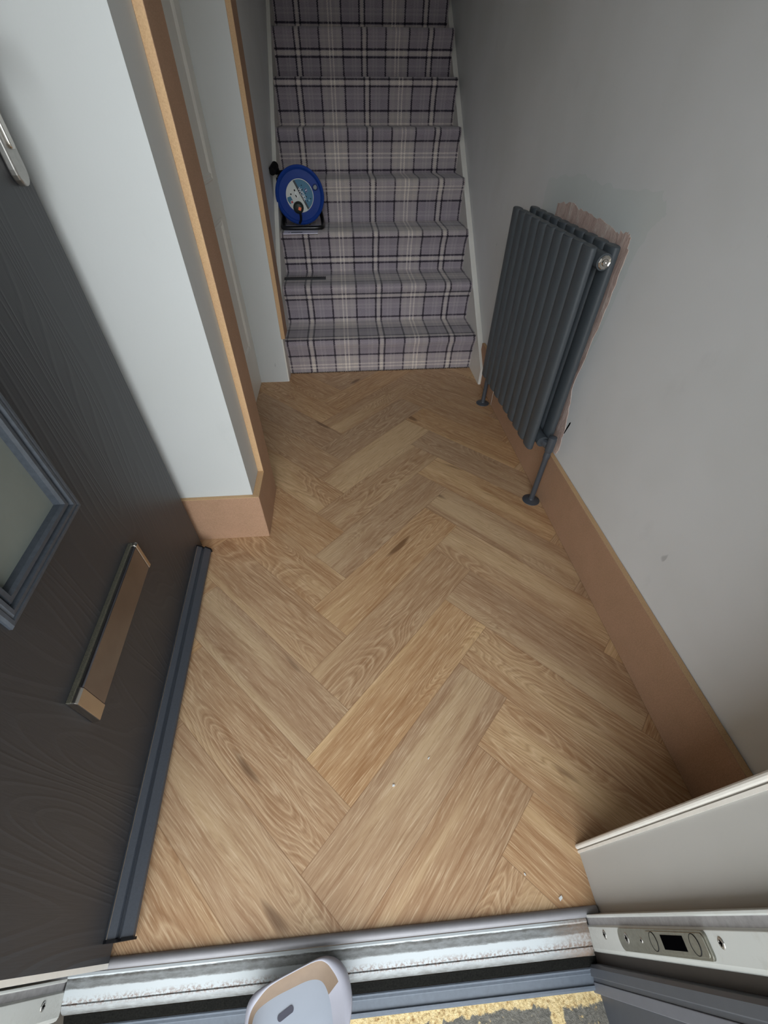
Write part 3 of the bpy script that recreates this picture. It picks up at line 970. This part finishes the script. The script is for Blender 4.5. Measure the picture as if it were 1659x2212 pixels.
def valve_set(x, y, zt, ty, name_end):
    # x,y are in radiator-local coordinates; ty = manifold end
    bm = B(); lathe(bm, [(0, .0095), (.0085, .0095), (.0100, .006), (.0145, .0052), (.0240, .0030), (.0295, .0012), (.0300, 0), (0, 0)], (x, y, 0), 'z', 28)
    obj('floor_flange', bm, M_pipe, rad, smooth=True)
    bm = B(); tube(bm, [(x, y, .004), (x, y, zt - .045)], .0088, 16)
    obj('pipe', bm, M_pipe, rad, smooth=True)
    bm = B()
    lathe(bm, [(0, -.052), (.0105, -.052), (.0108, -.036), (.0100, -.034), (.0100, -.026), (.0128, -.023), (.0132, .020), (.0122, .028), (.0090, .0300), (0, .0300)], (x, y, zt), 'z', 22)
    v = obj('valve', bm, M_pipe, rad, smooth=True)
    bm = B()
    a, b = Vector((x, y, .234)), Vector((0, ty, .234))
    d = (b - a)
    tube(bm, [a, a + d * .35], .0095, 14)
    tube(bm, [a + d * .33, a + d * .72], .0125, 8)
    tube(bm, [a + d * .70, b + d * .1], .0092, 14)
    obj('valve_tail', bm, M_pipe, v, smooth=True)
inv = Matrix.Rotation(-rx, 3, 'Z')
def tl(wx, wy):
    q = inv @ Vector((wx - .604, wy - 1.048, 0)); return q.x, q.y
nx_, ny_ = tl(.6205, 1.021)
valve_set(nx_, ny_, .238, 0.0, 'near')
fx_, fy_ = tl(.6175, 1.690)
valve_set(fx_, fy_, .238, .5455, 'far')

# ------------------------------------------------------------------ things on the stairs
TZ3, TZ2 = 3 * RISE, 2 * RISE
# leaflet under the reel
bm = B(); box(bm, -0.287, -0.120, 2.396, 2.585, TZ3 + .0005, TZ3 + .003)
lf = obj('leaflet', bm, M_paper)
tagp(lf, 'pale lilac printed leaflet lying on the stair under the blue cable reel', 'leaflet')
bm = B(); box(bm, -0.250, -0.195, 2.406, 2.428, TZ3 + .003, TZ3 + .0034); box(bm, -0.262, -0.2575, 2.406, 2.422, TZ3 + .003, TZ3 + .0034)
obj('print_block', bm, M_print, lf)

reel = empty('cable_reel', (-0.1970, 2.552, TZ3 + .003))
tagp(reel, 'blue extension cable reel on a black tube stand, on the carpeted stairs', 'cable reel')
RC = (0, 0, .1285)          # disc centre, local
bm = B()
R0 = .1165
lathe(bm, [(.064, -.018), (.0655, -.022), (.070, -.023), (.085, -.020), (.100, -.020), (.1035, -.024), (.110, -.027), (R0, -.024), (R0 + .001, -.019), (R0 - .002, -.015), (.106, -.013), (.0, -.012)], RC, 'y', 64)
obj('front_disc', bm, M_blue, reel, smooth=True)
bm = B()
lathe(bm, [(0, .036), (.100, .036), (.105, .037), (.1085, .041), (.109, .045), (.104, .049), (0, .049)], RC, 'y', 64)
obj('rear_disc', bm, M_blue, reel, smooth=True)
bm = B()
pr = [(.05, -.012), (.092, -.012)]
for i in range(9):
    pr += [(.092, -.012 + i * .0058), (.0945, -.0092 + i * .0058)]
pr += [(.092, .040), (.05, .040)]
lathe(bm, pr, RC, 'y', 40)
obj('wound_cable', bm, M_black, reel, smooth=True)
# face label: white rim, grey field, teal halves, dark stripe
hub = None
bm = B(); lathe(bm, [(.0665, -.0225), (.0665, -.0245), (.0640, -.0252), (.0640, -.0225)], RC, 'y', 48)
lathe(bm, [(0, -.0235), (.0642, -.0235)], RC, 'y', 48)
hub = obj('face_label', bm, M_label, reel)
ROT = math.radians(-62)      # writing runs steeply down to the right
def face_poly(pts, depth, mat, name):
    c_, s_ = math.cos(ROT), math.sin(ROT)
    bm = B()
    P2 = [(a * c_ - b * s_ + RC[0], a * s_ + b * c_ + RC[2]) for a, b in pts]
    prism(bm, P2, 'y', -.0235, -.0235 - depth)
    return obj(name, bm, mat, hub)
def segment(r, v0, v1, n=24):
    """region of the disc of radius r with v0 < v < v1 in label axes"""
    pts = []
    a0, a1 = math.asin(max(-1, min(1, v0 / r))), math.asin(max(-1, min(1, v1 / r)))
    for i in range(n + 1):
        a = a0 + (a1 - a0) * i / n
        pts.append((r * math.cos(a), r * math.sin(a)))
    for i in range(n + 1):
        a = a1 + (a0 - a1) * i / n
        pts.append((-r * math.cos(a), r * math.sin(a)))
    return pts
face_poly(segment(.0636, .010, .0630), .0004, M_teal, 'teal_field')
face_poly(segment(.0636, .0035, .0125), .0006, M_teal_dk, 'dark_stripe')
face_poly([(-.020, -.0400), (.010, -.0400), (.004, -.0600), (-.014, -.0620), (-.024, -.0570)], .0004, M_teal, 'teal_field')
# writing WORK
def text_obj(body, size, u, v, mat, parent, extr=.0004, bold=0.0006):
    cu = bpy.data.curves.new('writing', 'FONT')
    cu.body = body; cu.size = size; cu.extrude = extr; cu.offset = bold
    cu.align_x = 'CENTER'; cu.align_y = 'CENTER'
    to = bpy.data.objects.new('tmp', cu)
    dg = bpy.context.evaluated_depsgraph_get()
    C.objects.link(to)
    dg.update()
    me = bpy.data.meshes.new_from_object(to.evaluated_get(bpy.context.evaluated_depsgraph_get()))
    bpy.data.objects.remove(to)
    c_, s_ = math.cos(ROT), math.sin(ROT)
    for vx in me.vertices:
        a, b, z = vx.co
        a, b = a + u, b + v
        vx.co = (a * c_ - b * s_ + RC[0], -.0243 - z, a * s_ + b * c_ + RC[2])
    me.materials.clear(); me.materials.append(mat)
    o = bpy.data.objects.new('writing', me)
    C.objects.link(o); o.parent = parent
    return o
text_obj('WORK', .0185, .000, .0125, M_ink, hub, .0004, 0.0)
face_poly([(-.022, .0212), (.022, .0212), (.022, .0224), (-.022, .0224)], .0007, M_ink, 'writing')
text_obj('A', .0110, .036, .0300, plain('pale_teal', (120, 170, 190), .4), hub)
bm = B()
# socket slots
for (u, v, a_, b_) in ((-.030, -.010, .0035, .003), (-.026, -.034, .003, .003), (-.008, -.0165, .005, .0022), (.004, .030, .002, .002), (-.030, .030, .002, .002), (-.014, .023, .003, .0018), (.018, .026, .003, .0018), (.034, .040, .0022, .0022), (.034, .022, .002, .002)):
    c_, s_ = math.cos(ROT), math.sin(ROT)
    P2 = [((u + da) * c_ - (v + db) * s_ + RC[0], (u + da) * s_ + (v + db) * c_ + RC[2]) for da, db in ((-a_, -b_), (a_, -b_), (a_, b_), (-a_, b_))]
    bm = B(); prism(bm, P2, 'y', -.0236, -.0243)
    obj('socket_slot', bm, M_blackhole, hub)
def disc_at(u, v, r, d, mat, name, par):
    c_, s_ = math.cos(ROT), math.sin(ROT)
    bm = B(); lathe(bm, [(0, -d), (r * .9, -d), (r, -d + .0008), (r, 0)], (u * c_ - v * s_ + RC[0], -.0235, u * s_ + v * c_ + RC[2]), 'y', 24)
    return obj(name, bm, mat, par, smooth=True)
disc_at(-.017, -.0085, .0062, .0010, M_ink, 'logo_disc', hub)
disc_at(-.0165, -.0080, .0030, .0013, M_label, 'logo_disc', hub)
disc_at(-.004, -.0085, .0056, .0010, M_ink, 'logo_disc', hub)
disc_at(-.0045, -.0080, .0026, .0013, M_label, 'logo_disc', hub)
disc_at(.002, -.0470, .0075, .0008, M_label, 'button_bezel', hub)
disc_at(.002, -.0470, .0046, .0030, M_red, 'reset_button', hub)
# small square emblem
c_, s_ = math.cos(ROT), math.sin(ROT)
def sq(u, v, h, d, mat, name):
    bm = B(); P2 = [((u + a) * c_ - (v + b) * s_ + RC[0], (u + a) * s_ + (v + b) * c_ + RC[2]) for a, b in ((-h, -h * .8), (h, -h * .8), (h, h * .8), (-h, h * .8))]
    prism(bm, P2, 'y', -.0236, -.0236 - d); return obj(name, bm, mat, hub)
sq(-.004, .0385, .0082, .0007, plain('pale_emblem', (110, 150, 190), .4), 'emblem')
sq(-.004, .0385, .0072, .0010, M_bluedk, 'emblem')
text_obj('S', .0100, -.004, .0385, plain('pale_emblem_letter', (190, 205, 220), .4), hub, .0010)
# thumb knob on the disc, upper right
bm = B(); lathe(bm, [(.0125, -.020), (.0125, -.029), (.0105, -.0305), (0, -.0305)], (.0775, 0, RC[2] + .0330), 'y', 24)
kb = obj('winding_knob', bm, M_bluedk, reel, smooth=True)
bm = B(); lathe(bm, [(.0085, -.0306), (.0085, -.0318), (.0060, -.0322), (0, -.0318)], (.0775, 0, RC[2] + .0330), 'y', 24)
obj('knob_cap', bm, plain('grey_cap', (110, 120, 124), .4), kb)
# plug clipped on the face
bm = B(); lathe(bm, [(.0245, -.0236), (.0255, -.034), (.0215, -.046), (.0160, -.050), (0, -.050)], (-.012, 0, RC[2] - .0445), 'y', 28)
pg = obj('plug', bm, M_plug, reel, smooth=True)
bm = B(); box(bm, -.0065, .0065, -.0520, -.0495, -.0065, .0065)
bmesh.ops.rotate(bm, verts=bm.verts, cent=(0, 0, 0), matrix=Matrix.Rotation(math.radians(20), 3, 'Y'))
bmesh.ops.translate(bm, verts=bm.verts, vec=(-.0045, 0, RC[2] - .0470))
obj('orange_mark', bm, M_orange, pg)
bm = B(); tube(bm, smooth_path([(-.006, -.038, RC[2] - .064), (-.004, -.036, RC[2] - .082), (-.008, -.030, RC[2] - .100), (-.016, -.028, RC[2] - .110)], 2), .0058, 10)
obj('plug_lead', bm, M_black, pg, smooth=True)
# tube stand: front bar, side legs rising to the axle, rear bar, crank handle at the top left
bm = B()
r_ = .0092
zb = .0098
pth = smooth_path([(-.096, .030, zb + .030), (-.1000, -.02, zb + .004), (-.0985, -.075, zb), (-.078, -.0870, zb), (0, -.0880, zb), (.080, -.0880, zb), (.1010, -.076, zb), (.1035, -.02, zb + .006), (.092, .040, zb + .055), (.070, .066, zb + .10)], 3)
tube(bm, pth, r_, 14)
stf = obj('stand_tube', bm, M_blk_gloss, reel, smooth=True)
bm = B()
tube(bm, smooth_path([(.070, .066, zb + .10), (.02, .070, .17), (-.05, .070, .215), (-.102, .060, .205), (-.106, .030, .228)], 3), r_, 14)
tube(bm, smooth_path([(-.096, .030, zb + .030), (-.106, .062, .10), (-.104, .062, .19)], 2), r_, 14)
tube(bm, [(0, .05, RC[2]), (0, .074, RC[2])], .012, 16)
tube(bm, [(0, .070, RC[2]), (-.102, .066, .200)], r_, 14)
obj('carry_frame', bm, M_black, reel, smooth=True)
bm = B(); tube(bm, [(-.103, .040, .215), (-.106, .010, .240)], .0150, 16); tube(bm, [(-.104, .016, .240), (-.1175, -.030, .222)], .0168, 20)
obj('handle_grip', bm, M_black, reel, smooth=True)
bm = B(); box(bm, .036, .050, -.0958, -.0950, zb + .0005, zb + .0030)
obj('white_sticker', bm, M_ink, stf)

# toothed black blade on the stair below
bm = B()
x0, x1 = -0.3040, -0.0960
pts = [(x0, 2.328), (x1, 2.322), (x1, 2.349)]
nT = 22
for i in range(nT):
    xa = x1 - (x1 - x0) * i / nT
    pts += [(xa - .0004, 2.3585 + .00010 * i), (xa - (x1 - x0) / nT * .80, 2.3475 + .00015 * i)]
pts.append((x0, 2.353))
prism(bm, pts, 'z', TZ2 + .0008, TZ2 + .0075)
bl = obj('saw_blade', bm, plain('matt_black_steel', (30, 31, 33), .5, 0, .1, 60))
tagp(bl, 'thin black toothed blade lying on the second carpeted stair, below the cable reel', 'blade')
bm = B(); box(bm, x0 + .004, x1 - .002, 2.3415, 2.3430, TZ2 + .0075, TZ2 + .0079)
obj('groove_line', bm, plain('grey_highlight_line', (92, 94, 98), .4), bl)

# ------------------------------------------------------------------ pale plastic tray lying across the sill
tray = empty('plastic_tray', (-0.125, -0.10, 0.0))
tagp(tray, 'pale grey plastic tray with curved rim and dark slot, over the door sill', 'tray')
out_ = [(-.2051, -.1257), (-.2065, -.1057), (-.2075, -.0905), (-.2064, -.0750), (-.1975, -.0642), (-.1827, -.0583), (-.1676, -.0537), (-.1339, -.0441), (-.0992, -.0343), (-.0844, -.0344), (-.0696, -.0391), (-.0565, -.0510), (-.0497, -.0683), (-.0473, -.0847), (-.0498, -.1002), (-.0550, -.1171), (-.0600, -.1257)]
inn_ = [(-.2011, -.1257), (-.2015, -.1060), (-.2020, -.0909), (-.1984, -.0800), (-.1900, -.0715), (-.1790, -.0620), (-.1660, -.0560), (-.1323, -.0457), (-.0991, -.0368), (-.0858, -.0413), (-.0769, -.0499), (-.0697, -.0582), (-.0640, -.0696), (-.0606, -.0837), (-.0588, -.0995), (-.0590, -.1168), (-.0610, -.1257)]
flr_ = [(-.2000, -.1257), (-.2005, -.1090), (-.2010, -.0948), (-.1965, -.0850), (-.1822, -.0775), (-.1648, -.0712), (-.1448, -.0660), (-.1218, -.0599), (-.1071, -.0586), (-.0967, -.0609), (-.0907, -.0662), (-.0862, -.0733), (-.0825, -.0821), (-.0802, -.0916), (-.0780, -.1031), (-.0773, -.1186), (-.0780, -.1257)]
def loopverts(bm, pts, z, it=2):
    P = smooth_path([(p[0], p[1], 0) for p in pts], it)
    return [bm.verts.new((p.x + .125, p.y + .10, z if not callable(z) else z(p))) for p in P]
bm = B()
zt = .034
A0 = loopverts(bm, [(p[0] * 1.0, p[1]) for p in out_], .001)
A1 = loopverts(bm, out_, zt - .002)
A2 = loopverts(bm, [((o[0] * .5 + i[0] * .5), (o[1] * .5 + i[1] * .5)) for o, i in zip(out_, inn_)], zt)
A3 = loopverts(bm, inn_, zt - .001)
A4 = loopverts(bm, flr_, .0085)
for idx, (P, Q) in enumerate(((A0, A1), (A1, A2), (A2, A3), (A3, A4))):
    for k in range(len(P) - 1):
        f = bm.faces.new((P[k], P[k + 1], Q[k + 1], Q[k])); f.smooth = True
        f.material_index = 1 if idx == 3 and k < len(P) * .68 else 0
bm.faces.new(A4)
f = bm.faces[-1] if False else None
bm.faces.ensure_lookup_table(); bm.faces[-1].material_index = 2
bm.faces.new(A0[::-1])
# back wall closing
bm.faces.new((A0[0], A1[0], A2[0], A3[0], A4[0], A4[-1], A3[-1], A2[-1], A1[-1], A0[-1]))
obj('tray_body', bm, [M_tray, M_tan_reflect, M_tray_in], tray)
bm = B()
pts = []
for i in range(20):
    a = 2 * PI * i / 20
    px, py = .0120 * math.copysign(1, math.cos(a)) * .72 + .0042 * math.cos(a), .0042 * math.sin(a)
    c2, s2 = math.cos(math.radians(24)), math.sin(math.radians(24))
    pts.append((-.1507 + .125 + px * c2 - py * s2, -.0905 + .10 + px * s2 + py * c2))
prism(bm, pts, 'z', .0083, .0091)
obj('slot', bm, plain('charcoal_slot', (70, 70, 82), .6), tray)

# ------------------------------------------------------------------ small chips of paint left on the floor
def chip(x, y, a, l, wd, label):
    bm = B()
    pts = [(-l, -wd), (l * .8, -wd * .7), (l, wd * .8), (-l * .7, wd)]
    prism(bm, pts, 'z', .0003, .0016)
    o = obj('paint_chip', bm, M_ink)
    o.location = (x, y, 0); o.rotation_euler = (0, 0, a)
    tagp(o, label, 'paint chip', 'chips of white paint on the oak floor')
chip(.3254, .0040, .5, .0038, .0024, 'largest white paint chip, by the right end of the threshold strip')
chip(.0455, .1959, .1, .0028, .0020, 'small white paint chip in the middle of the near floor, left of the other specks')
chip(.1263, .2401, .7, .0030, .0011, 'thin white paint sliver on the near floor, up and right of the small chip')
chip(.2722, .0400, 1.9, .0022, .0010, 'tiny white paint sliver on the floor, up and left of the largest chip')
